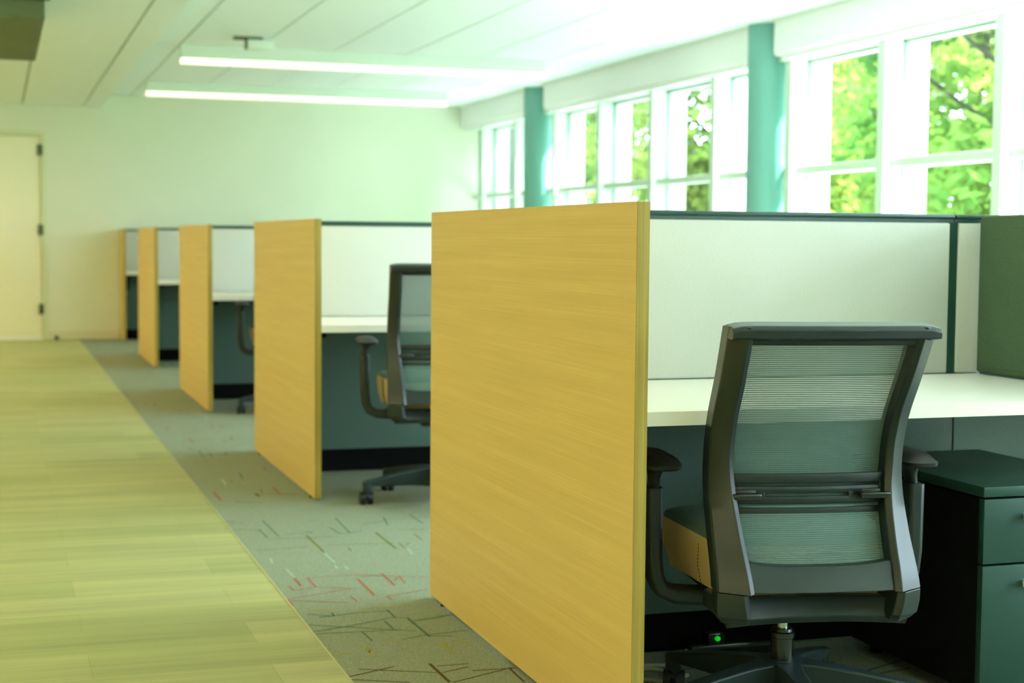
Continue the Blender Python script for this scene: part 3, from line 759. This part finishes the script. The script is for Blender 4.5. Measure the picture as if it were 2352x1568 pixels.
        for (z, hx, hy, oy) in ((0.548, 0.013, 0.026, 0), (0.575, 0.013, 0.026, 0), (0.590, 0.017, 0.034, 0.0), (0.599, 0.030, 0.075, 0.0), (0.602, 0.032, 0.085, 0.0)):
            rings.append([(s*(0.308-0.004*(z-0.548)/0.05)+hx*math.cos(2*math.pi*k/20), 0.012+oy+hy*math.sin(2*math.pi*k/20), z) for k in range(20)])
        sm.loft(rings)
        sm.build('arm_post', BLACKP, ch, smooth=50)
        pd = MB()
        rings = []
        for (z, gx, gy) in ((0.600, 0.036, 0.105), (0.604, 0.043, 0.117), (0.614, 0.044, 0.119), (0.621, 0.040, 0.112), (0.628, 0.028, 0.095), (0.631, 0.012, 0.06)):
            ring = []
            for k in range(32):
                a = 2*math.pi*k/32
                ca, sa = math.cos(a), math.sin(a)
                ex = 0.55
                xx = gx*math.copysign(abs(ca)**ex, ca); yy = gy*math.copysign(abs(sa)**ex, sa)
                dz = 0.006 if yy < -0.06 and z > 0.61 else 0.0
                ring.append((s*0.300+xx, 0.025+yy, z-dz*(1 if z > 0.62 else 0.3)))
            rings.append(ring)
        pd.loft(rings)
        pd.build('arm_pad', PADM, ch, smooth=45)
    # --- gas lift and star base
    MB().cyl((0, 0, 0.19), (0, 0, 0.30), 0.0125, n=24).build('gas_piston', CHROME, ch, smooth=40)
    MB().lathe([(0.0255, 0.145), (0.0260, 0.200), (0.0285, 0.202), (0.0285, 0.213), (0.0255, 0.216), (0.024, 0.222), (0.013, 0.223)], (0, 0, 0), 32).build('lift_cover', GLOSSB, ch, smooth=30)
    bs = MB().lathe([(0.0, 0.085), (0.044, 0.085), (0.050, 0.10), (0.050, 0.138), (0.044, 0.149), (0.024, 0.150), (0.0, 0.150)], (0, 0, 0), 36)
    angs = [342, 54, 126, 198, 270]
    for a in angs:
        A_ = math.radians(a); dx, dy = math.cos(A_), math.sin(A_)
        rings = []
        for k in range(11):
            u = k/10; r = 0.028+0.297*u
            zt = 0.149-0.046*u**1.3; hw = 0.027-0.008*u+0.010*max(0, 1-u*5); dep = 0.062*(1-u)+0.024
            zb = zt-dep
            P = [(-hw, zt-0.004), (-hw+0.004, zt), (hw-0.004, zt), (hw, zt-0.004), (hw*0.62, zb), (-hw*0.62, zb)]
            rings.append([(dx*r-dy*p, dy*r+dx*p, z) for p, z in P])
        bs.loft(rings)
        bs.cyl((dx*0.322, dy*0.322, 0.058), (dx*0.322, dy*0.322, 0.101), 0.020, n=18)
    bo = bs.build('star_base', BASEM, ch, smooth=32, bevel=0.002)
    for n_, a in enumerate(angs):
        A_ = math.radians(a); cx, cy = math.cos(A_)*0.322, math.sin(A_)*0.322
        T = A_ + (0.9, -0.7, 2.2, 1.4, -1.9)[n_]
        ux, uy = math.cos(T), math.sin(T)     # rolling direction; trail offset
        c = MB()
        ox, oy = cx-ux*0.018, cy-uy*0.018
        for s in (-1, 1):
            p0 = (ox-uy*s*0.007, oy+ux*s*0.007, 0.0285); p1 = (ox-uy*s*0.026, oy+ux*s*0.026, 0.0285)
            c.cyl(p0, p1, 0.0275, 0.0255, n=24)
        c.cyl((ox-uy*-0.008, oy+ux*-0.008, 0.0285), (ox-uy*0.008, oy+ux*0.008, 0.0285), 0.012, n=14)
        c.cyl((cx, cy, 0.03), (cx, cy, 0.06), 0.009, n=12)
        # hood
        rings = []
        for k in range(9):
            b_ = math.radians(20+150*k/8)
            hx_, hz_ = math.cos(b_), math.sin(b_)
            rings.append([(ox+ux*hx_*r_-uy*w_, oy+uy*hx_*r_+ux*w_, 0.0285+hz_*r_) for r_, w_ in ((0.029, -0.012), (0.033, -0.012), (0.033, 0.012), (0.029, 0.012))])
        c.loft(rings)
        c.build('caster', BLACKP, bo, smooth=40)
    return ch
def wid_(w_): return w_*0.8

LOW = ('star_base', 'lift_cover')
chairs = [('black mesh office chair with tan seat at nearest desk, seen fully from behind', (1.715, 3.22, 0), -9.6, 0.0),
          ('black mesh back office chair half hidden behind the largest oak panel, in the second cubicle', (1.775, 6.44, 0), -8.0, 0.068),
          ('blurred black office chair in the third cubicle, only an armrest and side showing', (1.77, 9.98, 0), -6.0, 0.080)]
src = None
for lab, loc, rz, dz in chairs:
    if src is None:
        src = make_chair(lab, loc, math.radians(rz)); c = src
    else:
        c = copy_tree(src); c.location = loc; c.rotation_euler = (0, 0, math.radians(rz)); c['label'] = lab
    for k in c.children:
        if not k.name.startswith(LOW):
            k.location.z += dz

# ---------------------------------------------------------------- outside
struct(MB().box(XW1, 70, -30, 120, -0.8, -0.75), 'ground', GRASS)
struct(MB().box(XW1, 9.2, -12, 30, -0.75, -0.72), 'ground_bounce_paving', PAVE)  # unseen paving added to throw light up at the ceiling
struct(MB().box(XW1+0.02, 6.35, 18.3, 26.0, -0.76, 7.0), 'wall_light_block', mat('light_block_cladding', (0.055, 0.085, 0.070), 0.7, noise=((2, 2, 2), 0.15, 3)))  # wing added to darken the far window and cut its daylight
def leaf_cloud(blobs, n, size, rg):
    mb = MB()
    vol = [r[3]**2 for r in blobs]
    for _ in range(n):
        b_ = rg.choices(blobs, vol)[0]
        v = Vector((rg.gauss(0, 1), rg.gauss(0, 1), rg.gauss(0, 1))).normalized()*(b_[3]*rg.uniform(0.55, 1.05))
        p = Vector(b_[:3])+Vector((v.x, v.y, v.z*0.8))
        a = Vector((rg.gauss(0, 1), rg.gauss(0, 1), rg.gauss(0, 1))).normalized(); b2 = a.orthogonal().normalized()
        s_ = size*rg.uniform(0.6, 1.3)
        mb.add([p-a*s_, p+b2*s_*0.5, p+a*s_, p-b2*s_*0.5], [(0, 1, 2, 3)])
    return mb
trees = [(13.8, 20.2, 7.0, 2.3, 0, 'bright green leafy tree outside the window nearest the right edge'),
         (8.9, 12.0, 6.8, 2.0, 1, 'nearest tree outside, added to block light, close to the building at the right edge'),  # placed to hold daylight off the far wall
         (8.3, 17.2, 6.4, 1.5, 0, 'small bright tree added close to the building to block light, behind the front column'),  # also placed to block light reaching the far wall
         (15.8, 26.9, 8.0, 2.2, 1, 'deep green tree outside the second window from the right'),
         (19.2, 33.8, 9.0, 2.8, 0, 'bright green tree outside the windows right of the front column, farther back'),
         (14.2, 40.0, 9.0, 2.6, 0, 'green tree seen through the windows left of the front column'),
         (18.5, 48.0, 10.0, 2.8, 1, 'distant deep green tree seen through the middle windows'),
         (15.5, 56.0, 9.0, 2.6, 0, 'distant pale green tree seen through the windows by the far column'),
         (25.5, 40.0, 12, 3.8, 0, 'tall bright green tree behind the others outside, toward the right edge'),
         (27.5, 50.0, 12, 3.8, 1, 'tall deep green tree behind the others outside, right of the front column')]
for i, (x, y, h, r, k, lab) in enumerate(trees):
    rg = random.Random(40+i)
    t = thing('tree', (x, y, -0.75), lab, 'tree', group='trees outside the windows')
    tr = MB()
    tr.tube([(0, 0, 0), (0.05, 0.02, h*0.25), (-0.05, 0.05, h*0.5), (0.02, 0, h*0.75)], 0.12, 10)
    for q in range(6):
        a = q*1.05; z0 = h*(0.25+0.07*q)
        tr.tube([(0, 0, z0), (math.cos(a)*r*0.4, math.sin(a)*r*0.4, z0+0.5), (math.cos(a)*r*0.8, math.sin(a)*r*0.8, z0+1.1)], 0.022, 6)
    tr.build('trunk', TRUNK, t, smooth=60)
    blobs = []
    for q in range(34):
        a = rg.uniform(0, 6.28); rr = r*math.sqrt(rg.random())*0.85; z = rg.uniform(1.2, h)
        k2 = 1.0-0.5*max(0, (z-h*0.6)/(h*0.4))
        blobs.append((math.cos(a)*rr*k2, math.sin(a)*rr*k2, z, rg.uniform(0.5, 0.95)))
    leaf_cloud(blobs, 20000, 0.095, rg).build('foliage', LEAF_A if k == 0 else LEAF_B, t)
